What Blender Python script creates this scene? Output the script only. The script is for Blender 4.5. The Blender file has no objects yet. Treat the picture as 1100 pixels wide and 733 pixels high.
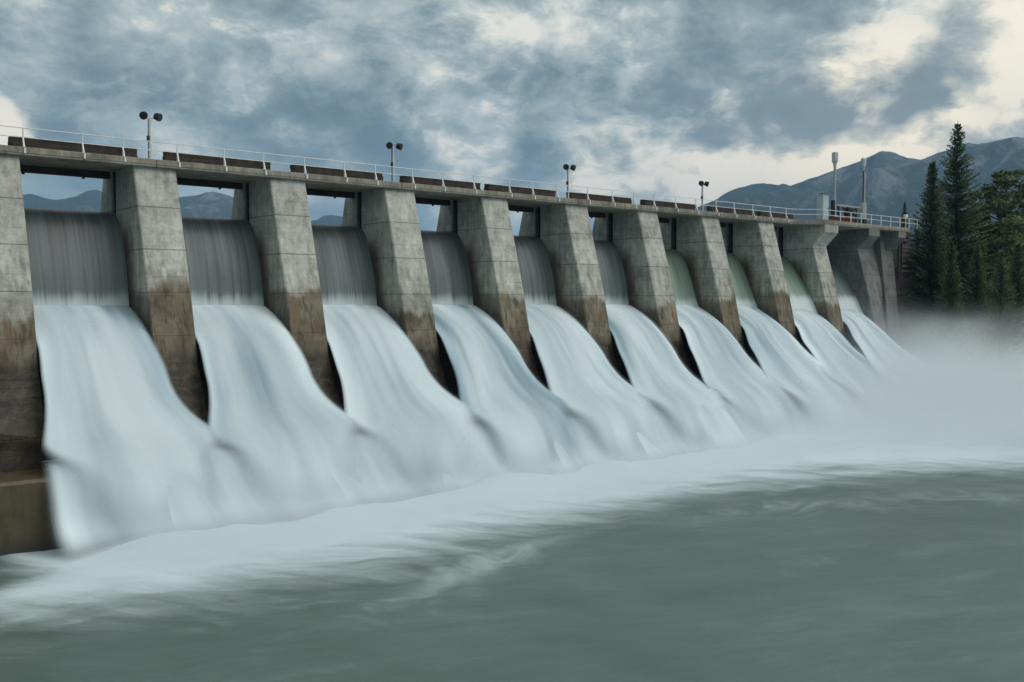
import bpy, bmesh, math, random
import numpy as np
from mathutils import Vector, noise as mnoise

S = bpy.context.scene
C = S.collection
R = math.radians

# ------------------------------------------------------------------ camera
YAW, PITCH = 0.70741, 0.03880
cam_d = bpy.data.cameras.new('camera')
cam = bpy.data.objects.new('camera', cam_d); C.objects.link(cam)
cam_d.sensor_width = 36.0; cam_d.lens = 34.98
cam_d.clip_start = 0.1; cam_d.clip_end = 40000
cam.location = (0, 0, 0)
cam.rotation_euler = (math.pi/2 - PITCH, 0, -YAW)
S.camera = cam

# ------------------------------------------------------------------ colour / exposure
S.view_settings.view_transform = 'Standard'
S.view_settings.look = 'None'
S.view_settings.gamma = 1
S.view_settings.use_curve_mapping = False
S.view_settings.exposure = 0.25
S.cycles.volume_bounces = 4
S.cycles.max_bounces = 8
S.cycles.diffuse_bounces = 3
S.cycles.transparent_max_bounces = 24
S.cycles.volume_step_rate = 1.0
S.cycles.volume_max_steps = 96
S.cycles.use_denoising = True

# ------------------------------------------------------------------ node helper
class NT:
    def __init__(self, tree):
        self.t = tree; self.t.nodes.clear()
    def n(self, typ, **kw):
        nd = self.t.nodes.new(typ)
        for k, v in kw.items():
            setattr(nd, k, v)
        return nd
    def link(self, a, b):
        self.t.links.new(a, b)
    def put(self, sock, v):
        if v is None: return
        if hasattr(v, 'is_output'): self.link(v, sock)
        else: sock.default_value = v
    def m(self, op, a=None, b=None, c=None, clamp=False):
        nd = self.n('ShaderNodeMath', operation=op, use_clamp=clamp)
        for i, v in enumerate((a, b, c)): self.put(nd.inputs[i], v)
        return nd.outputs[0]
    def vm(self, op, a=None, b=None, out=0):
        nd = self.n('ShaderNodeVectorMath', operation=op)
        self.put(nd.inputs[0], a)
        if b is not None: self.put(nd.inputs[1], b)
        return nd.outputs['Value'] if op in ('DOT_PRODUCT', 'LENGTH') else nd.outputs[0]
    def smooth(self, v, a, b, lo=0.0, hi=1.0):
        nd = self.n('ShaderNodeMapRange', interpolation_type='SMOOTHSTEP')
        self.put(nd.inputs[0], v)
        for i, x in enumerate((a, b, lo, hi)): self.put(nd.inputs[i+1], x)
        return nd.outputs[0]
    def lin(self, v, a, b, lo=0.0, hi=1.0):
        nd = self.n('ShaderNodeMapRange')
        self.put(nd.inputs[0], v)
        for i, x in enumerate((a, b, lo, hi)): self.put(nd.inputs[i+1], x)
        return nd.outputs[0]
    def noise(self, vec, scale, detail=4.0, rough=0.55, dist=0.0, w=None, color=False, typ='FBM'):
        nd = self.n('ShaderNodeTexNoise')
        nd.noise_type = typ
        if w is not None:
            nd.noise_dimensions = '4D'; self.put(nd.inputs['W'], w)
        self.put(nd.inputs['Vector'], vec)
        self.put(nd.inputs['Scale'], scale); self.put(nd.inputs['Detail'], detail)
        self.put(nd.inputs['Roughness'], rough); self.put(nd.inputs['Distortion'], dist)
        return nd.outputs['Color' if color else 0]
    def mix(self, f, a, b):
        nd = self.n('ShaderNodeMix', data_type='RGBA')
        self.put(nd.inputs[0], f); self.put(nd.inputs[6], col(a)); self.put(nd.inputs[7], col(b))
        return nd.outputs[2]
    def ramp(self, f, stops):
        nd = self.n('ShaderNodeValToRGB')
        el = nd.color_ramp.elements
        while len(el) < len(stops): el.new(0.5)
        for e, (p, c) in zip(el, stops):
            e.position = p; e.color = col(c)
        self.put(nd.inputs[0], f)
        return nd.outputs[0]
    def xyz(self, v):
        nd = self.n('ShaderNodeSeparateXYZ'); self.put(nd.inputs[0], v); return nd.outputs
    def comb(self, x=0.0, y=0.0, z=0.0):
        nd = self.n('ShaderNodeCombineXYZ')
        for i, v in enumerate((x, y, z)): self.put(nd.inputs[i], v)
        return nd.outputs[0]
    def bump(self, h, strength, dist):
        nd = self.n('ShaderNodeBump')
        self.put(nd.inputs['Strength'], strength); self.put(nd.inputs['Distance'], dist); self.put(nd.inputs['Height'], h)
        return nd.outputs[0]

def col(c):
    if hasattr(c, 'is_output') or not isinstance(c, (tuple, list)): return c
    return tuple(c) + (1.0,) if len(c) == 3 else tuple(c)

def direction(u, v):
    """unit direction of a place in the sky, from the azimuth and elevation it was measured at"""
    x = (u-550)/1069; y = -(v-366.5)/1069
    f = np.array([0, math.cos(PITCH), -math.sin(PITCH)]); up = np.array([0, math.sin(PITCH), math.cos(PITCH)])
    d = x*np.array([1, 0, 0]) + y*up + f
    c, s = math.cos(YAW), math.sin(YAW)
    d = np.array([d[0]*c + d[1]*s, -d[0]*s + d[1]*c, d[2]])
    return tuple(d/np.linalg.norm(d))

# ------------------------------------------------------------------ world
SUN_EL, SUN_AZ = R(46), R(146)          # azimuth clockwise from +Y (upstream)
world = bpy.data.worlds.new('World'); S.world = world
world.use_nodes = True
w = NT(world.node_tree)
out = w.n('ShaderNodeOutputWorld')
D = w.vm('NORMALIZE', w.n('ShaderNodeTexCoord').outputs['Generated'])
dx, dy, dz = w.xyz(D)[0:3]
sky = w.n('ShaderNodeTexSky', sky_type='NISHITA', sun_disc=False)
sky.sun_elevation = SUN_EL; sky.sun_rotation = SUN_AZ
zc = w.m('ADD', w.m('MAXIMUM', dz, 0.0), 0.16)
P = w.comb(w.m('DIVIDE', dx, zc), w.m('DIVIDE', dy, zc), 0.0)
big = w.noise(P, 0.70, 3.0, 0.5, 0.3)
PW1 = w.vm('ADD', P, w.vm('SCALE', w.vm('SUBTRACT', w.noise(P, 2.6, 3.0, 0.5, 0.0, color=True), (0.5, 0.5, 0.5))))
PW1.node.inputs[1].links[0].from_node.inputs['Scale'].default_value = 0.22
PD = w.vm('MULTIPLY', D, (1.0, 1.0, 1.7))
PD = w.vm('ADD', PD, w.vm('SCALE', w.vm('SUBTRACT', w.noise(PD, 8.0, 3.0, 0.5, 0.0, color=True), (0.5, 0.5, 0.5))))
PD.node.inputs[1].links[0].from_node.inputs['Scale'].default_value = 0.07
puff = w.noise(PD, 6.2, 12.0, 0.66, 0.0)
puff2 = w.noise(w.vm('ADD', PD, (0.022, -0.012, 0.030)), 6.2, 6.0, 0.58, 0.0)
fine = w.noise(PW1, 3.2, 7.0, 0.6, 0.2)
crisp = w.m('SUBTRACT', w.smooth(puff, 0.465, 0.56), 0.5)
b = w.m('ADD', w.m('ADD', w.m('MULTIPLY', crisp, 0.13), w.m('MULTIPLY', w.m('SUBTRACT', puff, 0.5), 0.75)), w.m('MULTIPLY', w.m('SUBTRACT', big, 0.5), 0.5))
b = w.m('ADD', b, w.m('MULTIPLY', w.m('SUBTRACT', fine, 0.5), 0.60))
b = w.m('ADD', b, w.m('MULTIPLY', w.m('SUBTRACT', puff, puff2), 1.5))
b = w.m('ADD', b, 0.56)
warp = w.vm('SCALE', w.vm('SUBTRACT', w.noise(D, 7.0, 4.0, 0.55, 0.0, color=True), (0.5, 0.5, 0.5)))
warp.node.inputs['Scale'].default_value = 0.15
DW = w.vm('NORMALIZE', w.vm('ADD', D, warp))
# broad bright and dark banks of cloud: (u, v, radius in degrees, gain)
BANKS = [(60, 60, 9.0, 0.07), (1100, 100, 4.5, 0.22), (1090, 20, 3.6, 0.20), (985, 25, 3.0, 0.22), (940, 55, 2.6, 0.22), (900, 95, 2.5, 0.18), (1050, 120, 2.0, 0.24), (1000, 152, 2.0, 0.30), (930, 172, 2.8, 0.40),
         (860, 178, 2.8, 0.40), (790, 185, 2.4, 0.34), (720, 200, 2.6, 0.30), (640, 190, 2.6, 0.22), (640, 205, 2.0, 0.15), (520, 155, 2.0, 0.30), (480, 120, 2.2, 0.24), (460, 100, 2.0, 0.16), (575, 30, 3.6, 0.18),
         (545, 60, 2.2, 0.12), (700, 30, 2.4, 0.14), (200, 40, 3.0, 0.20), (160, 22, 2.2, 0.16), (265, 88, 1.8, 0.28), (290, 60, 2.5, 0.12), (30, 60, 3.2, 0.16), (5, 148, 1.6, 0.75), (350, 60, 3.0, 0.14),
         (120, 75, 3.4, -0.20), (190, 75, 2.6, -0.16), (330, 135, 4.5, -0.16), (400, 140, 3.5, -0.14), (450, 160, 2.6, -0.16), (100, 125, 3.4, -0.12), (200, 125, 3.0, -0.10), (690, 100, 4.5, -0.14), (600, 130, 3.4, -0.10),
         (570, 180, 2.0, -0.20), (760, 150, 3.0, -0.12), (850, 140, 2.6, -0.18), (910, 120, 2.4, -0.22), (960, 95, 2.4, -0.26), (1010, 65, 2.4, -0.30), (1045, 45, 2.0, -0.30), (1030, 135, 1.8, -0.20), (970, 140, 1.6, -0.12)]
for (u, v, rad, g) in BANKS:
    dd = w.vm('DOT_PRODUCT', DW, direction(u, v))
    f = w.smooth(dd, math.cos(R(rad*1.25)), 1.0, 0.0, g)
    b = w.m('ADD', b, f)
# behind the photographer and overhead the cloud cover is thinner and brighter
b = w.m('ADD', b, w.smooth(dz, 0.34, 0.75, 0.0, 0.30))
b = w.m('ADD', b, w.smooth(w.m('MULTIPLY', dy, -1.0), -0.2, 0.6, 0.0, 0.32))
b = w.m('SUBTRACT', b, w.m('MULTIPLY', w.smooth(w.m('MULTIPLY', dx, -1.0), 0.0, 0.6), 0.30))
cl = w.ramp(b, [(0.0, (0.118, 0.168, 0.186)), (0.26, (0.180, 0.242, 0.258)), (0.50, (0.295, 0.362, 0.362)),
                (0.74, (0.47, 0.525, 0.50)), (1.0, (0.84, 0.80, 0.70))])
gl = None
for (u, v, rad, g) in [(940, 175, 7.0, 0.85), (800, 190, 5.0, 0.50), (1095, 90, 6.0, 0.5), (660, 205, 4.0, 0.35), (5, 150, 2.0, 0.5)]:
    f = w.smooth(w.vm('DOT_PRODUCT', D, direction(u, v)), math.cos(R(rad*1.25)), 1.0, 0.0, g)
    gl = f if gl is None else w.m('MAXIMUM', gl, f)
warm = w.ramp(b, [(0.35, (0.24, 0.27, 0.27)), (0.62, (0.60, 0.565, 0.47)), (0.92, (1.28, 1.10, 0.80))])
cl = w.mix(gl, cl, warm)
gap = w.smooth(w.noise(P, 1.1, 6.0, 0.55, 0.2), 0.60, 0.72, 0.0, 0.12)
bg1 = w.n('ShaderNodeBackground'); w.link(cl, bg1.inputs[0]); bg1.inputs[1].default_value = 1.0
bg2 = w.n('ShaderNodeBackground'); w.link(sky.outputs[0], bg2.inputs[0]); bg2.inputs[1].default_value = 0.06
mx = w.n('ShaderNodeMixShader'); w.link(gap, mx.inputs[0]); w.link(bg1.outputs[0], mx.inputs[1]); w.link(bg2.outputs[0], mx.inputs[2])
w.link(mx.outputs[0], out.inputs[0])

sun_d = bpy.data.lights.new('sun', 'SUN'); sun_d.energy = 1.2; sun_d.angle = R(35); sun_d.color = (1.0, 0.985, 0.96)
sun = bpy.data.objects.new('sun', sun_d); C.objects.link(sun)
sd = Vector((math.sin(SUN_AZ)*math.cos(SUN_EL), math.cos(SUN_AZ)*math.cos(SUN_EL), math.sin(SUN_EL)))
sun.rotation_euler = sd.to_track_quat('Z', 'Y').to_euler()
sun.location = (60, 20, 60)

# ------------------------------------------------------------------ object helpers
def tag(o, label=None, cat=None, group=None, kind=None):
    if label: o['label'] = label
    if cat: o['category'] = cat
    if group: o['group'] = group
    if kind: o['kind'] = kind
    return o

def empty(name, loc, label=None, cat=None, group=None):
    o = bpy.data.objects.new(name, None); C.objects.link(o)
    o.location = loc; o.empty_display_size = 0.3
    return tag(o, label, cat, group)

def mesh_obj(name, verts, faces, mat, parent=None, smooth=False, loc=(0, 0, 0), uv=None, attrs=None):
    me = bpy.data.meshes.new(name)
    me.from_pydata([tuple(v) for v in verts], [], [tuple(f) for f in faces])
    if uv is not None:
        lay = me.uv_layers.new(name='flow')
        li = np.empty(len(me.loops), dtype=np.int32); me.loops.foreach_get('vertex_index', li)
        lay.data.foreach_set('uv', np.asarray(uv, dtype=np.float32)[li].ravel())
    for k, a in (attrs or {}).items():
        at = me.attributes.new(k, 'FLOAT', 'POINT'); at.data.foreach_set('value', np.asarray(a, dtype=np.float32))
    if smooth: me.polygons.foreach_set('use_smooth', [True]*len(me.polygons))
    me.materials.append(mat); me.update()
    o = bpy.data.objects.new(name, me); C.objects.link(o)
    o.location = loc
    if parent: o.parent = parent
    return o

class MB:
    """collects boxes, tubes and prisms into one mesh"""
    def __init__(self): self.v = []; self.f = []
    def add(self, vs, fs):
        k = len(self.v); self.v += [tuple(v) for v in vs]; self.f += [tuple(i+k for i in f) for f in fs]; return self
    def box(self, x0, x1, y0, y1, z0, z1, bev=0.0):
        bm = bmesh.new(); bmesh.ops.create_cube(bm, size=1.0)
        for v in bm.verts:
            v.co = Vector((x0+(v.co.x+.5)*(x1-x0), y0+(v.co.y+.5)*(y1-y0), z0+(v.co.z+.5)*(z1-z0)))
        if bev: bmesh.ops.bevel(bm, geom=bm.edges[:], offset=bev, segments=1, affect='EDGES', clamp_overlap=True)
        bm.verts.index_update()
        self.add([v.co[:] for v in bm.verts], [[v.index for v in f.verts] for f in bm.faces]); bm.free(); return self
    def tube(self, pts, rad, n=8, cap=True):
        pts = [Vector(p) for p in pts]
        rad = rad if isinstance(rad, (list, tuple)) else [rad]*len(pts)
        vs = []; fs = []
        for i, p in enumerate(pts):
            d = (pts[min(i+1, len(pts)-1)] - pts[max(i-1, 0)]).normalized()
            a = d.cross(Vector((0, 0, 1)) if abs(d.z) < .9 else Vector((1, 0, 0))).normalized(); bb = d.cross(a)
            for k in range(n):
                t = 2*math.pi*k/n; vs.append(p + (a*math.cos(t) + bb*math.sin(t))*rad[i])
        for i in range(len(pts)-1):
            for k in range(n):
                k2 = (k+1) % n; fs.append((i*n+k, i*n+k2, (i+1)*n+k2, (i+1)*n+k))
        if cap:
            fs.append(tuple(range(n))[::-1]); fs.append(tuple((len(pts)-1)*n+k for k in range(n)))
        return self.add(vs, fs)
    def prism(self, yz, x0, x1):
        n = len(yz)
        vs = [(x0, y, z) for y, z in yz] + [(x1, y, z) for y, z in yz]
        fs = [tuple(range(n))[::-1], tuple(range(n, 2*n))] + [(i, (i+1) % n, n+(i+1) % n, n+i) for i in range(n)]
        return self.add(vs, fs)
    def prism_xy(self, xy, z0, z1):
        n = len(xy)
        vs = [(x, y, z0) for x, y in xy] + [(x, y, z1) for x, y in xy]
        fs = [tuple(range(n))[::-1], tuple(range(n, 2*n))] + [(i, (i+1) % n, n+(i+1) % n, n+i) for i in range(n)]
        return self.add(vs, fs)
    def build(self, name, mat, parent=None, smooth=False, loc=(0, 0, 0)):
        o = mesh_obj(name, self.v, self.f, mat, parent, smooth, loc)
        bm = bmesh.new(); bm.from_mesh(o.data); bmesh.ops.recalc_face_normals(bm, faces=bm.faces[:]); bm.to_mesh(o.data); bm.free()
        return o

def material(name):
    m = bpy.data.materials.new(name); m.use_nodes = True
    t = NT(m.node_tree)
    o = t.n('ShaderNodeOutputMaterial'); p = t.n('ShaderNodeBsdfPrincipled')
    t.link(p.outputs[0], o.inputs[0])
    t.out = o; t.p = p
    return m, t

def plain(name, c, rough=0.6, metal=0.0, var=0.15, scale=3.0):
    m, t = material(name)
    pos = t.n('ShaderNodeNewGeometry').outputs['Position']
    n = t.noise(pos, scale, 5.0, 0.6)
    lo = tuple(x*(1-var*2) for x in c); hi = tuple(min(1, x*(1+var)) for x in c)
    t.link(t.ramp(n, [(0.3, lo), (0.7, hi)]), t.p.inputs['Base Color'])
    t.p.inputs['Roughness'].default_value = rough; t.p.inputs['Metallic'].default_value = metal
    return m

# ------------------------------------------------------------------ materials
def make_concrete(name, base=(0.43, 0.44, 0.395), stains=True, dark=1.0):
    m, t = material(name)
    g = t.n('ShaderNodeNewGeometry'); pos = g.outputs['Position']
    x, y, z = t.xyz(pos)[0:3]
    nx, ny, nz = t.xyz(g.outputs['True Normal'])[0:3]
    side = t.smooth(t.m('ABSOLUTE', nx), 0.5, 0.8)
    blotch = t.noise(pos, 0.55, 6.0, 0.62, 0.3)
    grain = t.noise(pos, 7.0, 5.0, 0.65)
    streak = t.noise(t.vm('MULTIPLY', pos, (2.6, 2.6, 0.16)), 1.0, 5.0, 0.6, 0.2)
    board = t.noise(t.vm('MULTIPLY', pos, (0.25, 0.25, 4.0)), 1.0, 3.0, 0.5)
    lift = t.noise(t.vm('MULTIPLY', pos, (0.02, 0.02, 0.41)), 1.0, 0.0, 0.5)
    v = t.m('ADD', t.m('MULTIPLY', blotch, 0.75), t.m('MULTIPLY', streak, 0.55))
    v = t.m('ADD', v, t.m('MULTIPLY', grain, 0.28)); v = t.m('ADD', v, t.m('MULTIPLY', board, 0.22))
    v = t.m('ADD', v, t.m('MULTIPLY', lift, 0.25))
    fl = t.noise(t.vm('MULTIPLY', pos, (1.0, 1.0, 0.7)), 2.3, 7.0, 0.72, 0.3)
    v = t.m('ADD', v, t.m('MULTIPLY', t.m('SUBTRACT', fl, 0.5), 0.75))
    v = t.m('SUBTRACT', v, 0.52)
    b0 = tuple(c*0.50*dark for c in base); b1 = tuple(c*0.92*dark for c in base); b2 = tuple(min(1, c*1.34*dark) for c in base)
    c = t.ramp(v, [(0.26, b0), (0.50, b1), (0.74, b2)])
    # lift joints every 2.45 m, dark dribbles below them
    jn = t.m('FRACT', t.m('DIVIDE', t.m('ADD', t.m('ADD', z, 1000*2.45-0.55), t.m('MULTIPLY', t.m('SUBTRACT', grain, .5), 0.05)), 2.45))
    joint = t.m('MAXIMUM', t.smooth(jn, 0.012, 0.02, 1.0, 0.0), t.smooth(jn, 0.988, 0.995))
    j2 = t.m('FRACT', t.m('DIVIDE', t.m('ADD', z, 1000*2.45-0.55-0.9), 2.45))
    half = t.m('MULTIPLY', t.smooth(t.m('ABSOLUTE', t.m('SUBTRACT', j2, 0.5)), 0.492, 0.497), t.smooth(t.noise(t.vm('MULTIPLY', pos, (0.6, 0.6, 0.3)), 1.0, 2.0), 0.48, 0.56))
    joint = t.m('MAXIMUM', joint, t.m('MULTIPLY', half, 0.6))
    drip = t.m('MULTIPLY', t.smooth(jn, 0.45, 0.98), t.smooth(streak, 0.50, 0.70))
    c = t.mix(t.m('MULTIPLY', joint, 0.6), c, (0.09, 0.085, 0.07))
    c = t.mix(t.m('MULTIPLY', drip, 0.42), c, (0.13, 0.125, 0.105))
    lime = t.m('MULTIPLY', t.smooth(streak, 0.36, 0.26), t.smooth(blotch, 0.5, 0.62))
    c = t.mix(t.m('MULTIPLY', lime, 0.5), c, (0.55, 0.55, 0.52))
    if stains:
        big = t.noise(t.vm('MULTIPLY', pos, (1.3, 1.3, 0.5)), 0.9, 5.0, 0.62, 0.3)
        zz = t.m('ADD', z, t.m('MULTIPLY', t.m('SUBTRACT', big, 0.5), 2.2))
        pv = t.noise(t.vm('MULTIPLY', pos, (0.35, 0.05, 0.0)), 1.0, 1.0, 0.5)
        zf = t.m('ADD', z, t.m('MULTIPLY', t.m('SUBTRACT', streak, 0.5), 1.3))
        zf = t.m('ADD', zf, t.m('MULTIPLY', t.m('SUBTRACT', pv, 0.45), 4.5))
        brown = t.ramp(t.m('ADD', t.m('MULTIPLY', blotch, 0.7), t.m('MULTIPLY', streak, 0.4)),
                       [(0.32, (0.046, 0.033, 0.018)), (0.46, (0.105, 0.076, 0.040)), (0.58, (0.150, 0.124, 0.076)), (0.75, (0.26, 0.23, 0.165))])
        rnd = t.n('ShaderNodeObjectInfo').outputs['Random']
        off = t.m('MULTIPLY', t.m('SUBTRACT', rnd, 0.5), 2.2)
        zf = t.m('ADD', zf, off)
        fb = t.smooth(zf, 0.05, 0.85, 0.90, 0.0)
        fb = t.m('MULTIPLY', fb, t.smooth(t.m('ADD', z, t.m('MULTIPLY', off, 0.6)), 1.3, 0.2, 0.4, 1.0))
        fb = t.m('MAXIMUM', fb, t.m('MULTIPLY', t.smooth(t.m('ADD', z, t.m('MULTIPLY', t.m('SUBTRACT', streak, 0.5), 9.0)), 3.0, 0.6), 0.30))
        run = t.noise(t.vm('MULTIPLY', pos, (3.2, 3.2, 0.22)), 1.0, 5.0, 0.65, 0.3)
        brown = t.mix(t.m('MULTIPLY', t.smooth(run, 0.50, 0.62), 0.8), brown, (0.026, 0.020, 0.013))
        rusty = t.noise(t.vm('MULTIPLY', pos, (1.0, 1.0, 0.35)), 1.1, 4.0, 0.6, 0.3)
        brown = t.mix(t.m('MULTIPLY', t.smooth(rusty, 0.54, 0.68), 0.55), brown, (0.14, 0.062, 0.024))
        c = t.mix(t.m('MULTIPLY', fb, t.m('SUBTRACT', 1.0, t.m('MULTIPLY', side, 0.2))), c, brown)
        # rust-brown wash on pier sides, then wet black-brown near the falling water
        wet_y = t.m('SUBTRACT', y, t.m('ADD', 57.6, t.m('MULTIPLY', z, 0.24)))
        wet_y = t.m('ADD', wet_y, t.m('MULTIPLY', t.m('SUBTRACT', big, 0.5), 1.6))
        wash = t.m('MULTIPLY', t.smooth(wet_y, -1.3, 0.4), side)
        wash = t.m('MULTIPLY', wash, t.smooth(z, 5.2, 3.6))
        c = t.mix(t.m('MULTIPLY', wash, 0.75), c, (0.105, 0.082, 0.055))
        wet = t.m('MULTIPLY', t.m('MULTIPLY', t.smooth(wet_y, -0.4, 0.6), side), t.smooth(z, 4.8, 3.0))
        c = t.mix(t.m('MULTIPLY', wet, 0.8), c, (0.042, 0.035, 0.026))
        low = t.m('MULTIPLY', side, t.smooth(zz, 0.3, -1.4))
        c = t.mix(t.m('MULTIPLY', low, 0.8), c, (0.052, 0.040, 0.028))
        moss = t.ramp(t.noise(pos, 1.9, 7.0, 0.7, 0.4), [(0.36, (0.014, 0.011, 0.008)), (0.54, (0.046, 0.034, 0.021)), (0.75, (0.130, 0.094, 0.052))])
        c = t.mix(t.smooth(zz, -2.1, -3.7), c, moss)
        wetall = t.smooth(zz, -1.5, -3.6, 0.0, 1.0)
        t.link(t.m('SUBTRACT', 0.85, t.m('MULTIPLY', wetall, 0.35)), t.p.inputs['Roughness'])
    else:
        t.p.inputs['Roughness'].default_value = 0.88
    t.p.inputs['Specular IOR Level'].default_value = 0.3
    t.link(c, t.p.inputs['Base Color'])
    h = t.m('ADD', t.m('MULTIPLY', grain, 0.6), t.m('MULTIPLY', blotch, 0.8))
    h = t.m('SUBTRACT', h, t.m('MULTIPLY', joint, 0.6))
    t.link(t.bump(h, 0.55, 0.07), t.p.inputs['Normal'])
    return m

M = {}
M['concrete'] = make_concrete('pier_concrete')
M['deck'] = make_concrete('deck_concrete', base=(0.27, 0.255, 0.215), stains=False)
M['wing'] = make_concrete('shaded_wing_concrete', base=(0.17, 0.172, 0.165), stains=False)  # concrete darkened: the shade on the unlit right end is in the colour
M['white_paint'] = plain('white_paint', (0.72, 0.74, 0.74), 0.45, 0.0, 0.1, 6.0)
M['galv'] = plain('galvanised_steel', (0.40, 0.43, 0.42), 0.45, 0.4, 0.12, 4.0)
M['pale_panel'] = plain('pale_blue_panel', (0.40, 0.50, 0.52), 0.5, 0.0, 0.08, 2.0)
M['dark_metal'] = plain('dark_metal', (0.018, 0.018, 0.020), 0.6, 0.2, 0.2, 5.0)
M['glass'] = plain('lamp_glass', (0.03, 0.03, 0.034), 0.3, 0.0, 0.1, 5.0)
M['lintel'] = plain('dark_lintel_steel', (0.040, 0.028, 0.022), 0.8, 0.0, 0.3, 2.0)
M['rust'] = plain('rusty_steel', (0.16, 0.065, 0.040), 0.8, 0.0, 0.25, 2.5)
M['timber'] = plain('weathered_timber', (0.050, 0.038, 0.028), 0.85, 0.0, 0.3, 2.2)
M['timber_top'] = plain('timber_edge', (0.10, 0.085, 0.07), 0.85, 0.0, 0.3, 2.2)
M['slot'] = plain('gate_slot_steel', (0.018, 0.017, 0.016), 0.7, 0.3, 0.2, 3.0)

def make_wall_stain():
    m, t = material('mossy_apron_concrete')
    g = t.n('ShaderNodeNewGeometry'); pos = g.outputs['Position']
    s = t.noise(t.vm('MULTIPLY', pos, (1.6, 1.6, 0.25)), 1.0, 6.0, 0.6, 0.3)
    n = t.noise(pos, 1.4, 6.0, 0.65)
    c = t.ramp(t.m('ADD', t.m('MULTIPLY', s, 0.6), t.m('MULTIPLY', n, 0.4)), [(0.3, (0.030, 0.023, 0.010)), (0.5, (0.070, 0.054, 0.025)), (0.7, (0.115, 0.093, 0.048))])
    z = t.xyz(pos)[2]
    c = t.mix(t.smooth(z, -10.6, -11.5), c, (0.035, 0.032, 0.022))
    t.link(c, t.p.inputs['Base Color']); t.p.inputs['Roughness'].default_value = 0.5
    t.link(t.bump(n, 0.4, 0.08), t.p.inputs['Normal'])
    return m
M['apron'] = make_wall_stain()

def make_curtain():
    """thin sheet of water falling over the gate; 'green' attribute: thick clear flow, 'v' runs down the sheet"""
    m, t = material('falling_sheet_water')
    uv = t.n('ShaderNodeUVMap', uv_map='flow').outputs[0]
    u, v, _ = t.xyz(uv)[0:3]
    rnd = t.n('ShaderNodeObjectInfo').outputs['Random']
    gr = t.n('ShaderNodeAttribute', attribute_name='green').outputs['Fac']
    w4 = t.m('MULTIPLY', rnd, 37.0)
    s1 = t.noise(t.vm('MULTIPLY', uv, (1.4, 0.05, 1.0)), 1.0, 6.0, 0.62, 0.0, w=w4)
    s2 = t.noise(t.vm('MULTIPLY', uv, (5.5, 0.10, 1.0)), 1.0, 4.0, 0.6, 0.0, w=w4)
    s = t.m('ADD', t.m('MULTIPLY', s1, 0.6), t.m('MULTIPLY', s2, 0.4))
    fall = t.lin(v, 0.0, 6.5)
    k = t.m('ADD', s, t.m('MULTIPLY', fall, 0.22))
    grey = t.ramp(k, [(0.34, (0.028, 0.034, 0.035)), (0.55, (0.068, 0.082, 0.085)), (0.85, (0.19, 0.235, 0.245))])
    green = t.ramp(k, [(0.34, (0.055, 0.085, 0.058)), (0.56, (0.115, 0.17, 0.125)), (0.85, (0.30, 0.40, 0.36))])
    c = t.mix(gr, grey, green)
    aer = t.smooth(t.m('ADD', v, t.m('MULTIPLY', s, 2.2)), 7.3, 8.3, 0.0, 0.75)
    c = t.mix(aer, c, (0.66, 0.76, 0.79))
    t.link(c, t.p.inputs['Base Color'])
    t.p.inputs['Roughness'].default_value = 0.42; t.p.inputs['Specular IOR Level'].default_value = 0.35
    t.link(t.bump(s, 0.35, 0.10), t.p.inputs['Normal'])
    return m
M['curtain'] = make_curtain()

def make_foam(name, veil=False, soft=1.0):
    m, t = material(name)
    uv = t.n('ShaderNodeUVMap', uv_map='flow').outputs[0]
    u, v, _ = t.xyz(uv)[0:3]
    rnd = t.n('ShaderNodeObjectInfo').outputs['Random']
    fade = t.n('ShaderNodeAttribute', attribute_name='fade').outputs['Fac']
    w4 = t.m('MULTIPLY', rnd, 53.0)
    s1 = t.noise(t.vm('MULTIPLY', uv, (0.50, 0.07, 1.0)), 1.0, 2.0, 0.45, 0.0, w=w4)
    s2 = t.noise(t.vm('MULTIPLY', uv, (1.5, 0.10, 1.0)), 1.0, 2.0, 0.5, 0.0, w=t.m('ADD', w4, 9.0))
    s3 = t.noise(t.vm('MULTIPLY', uv, (6.0, 0.35, 1.0)), 1.0, 3.0, 0.5, 0.0, w=t.m('ADD', w4, 19.0))
    s = t.m('ADD', t.m('ADD', t.m('MULTIPLY', s1, 0.84), t.m('MULTIPLY', s2, 0.14)), t.m('MULTIPLY', s3, 0.02))
    s = t.m('ADD', 0.5, t.m('MULTIPLY', t.m('SUBTRACT', s, 0.5), soft))
    c = t.ramp(s, [(0.35, (0.23, 0.345, 0.41)), (0.46, (0.51, 0.63, 0.69)), (0.58, (0.71, 0.82, 0.87))])
    t.link(c, t.p.inputs['Base Color'])
    t.p.inputs['Roughness'].default_value = 0.9; t.p.inputs['Specular IOR Level'].default_value = 0.05
    if veil: a = t.m('MULTIPLY', fade, t.smooth(s, 0.32, 0.66, 0.25, 0.70))
    else: a = t.smooth(t.m('ADD', fade, t.m('MULTIPLY', t.m('SUBTRACT', s, 0.5), t.m('MULTIPLY', t.m('SUBTRACT', 1.0, fade), 0.8))), 0.02, 0.98)
    t.link(a, t.p.inputs['Alpha'])
    g = t.n('ShaderNodeNewGeometry').outputs['Normal']
    nn = t.vm('NORMALIZE', t.vm('ADD', t.vm('MULTIPLY', g, (0.40, 0.40, 0.40)), (-0.03, -0.40, 0.44)))
    t.link(nn, t.p.inputs['Normal'])
    return m
M['foam'] = make_foam('white_water')
M['veil'] = make_foam('white_spray', True)
M['cascade'] = make_foam('cascade_white_water', False, 0.6)

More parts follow.
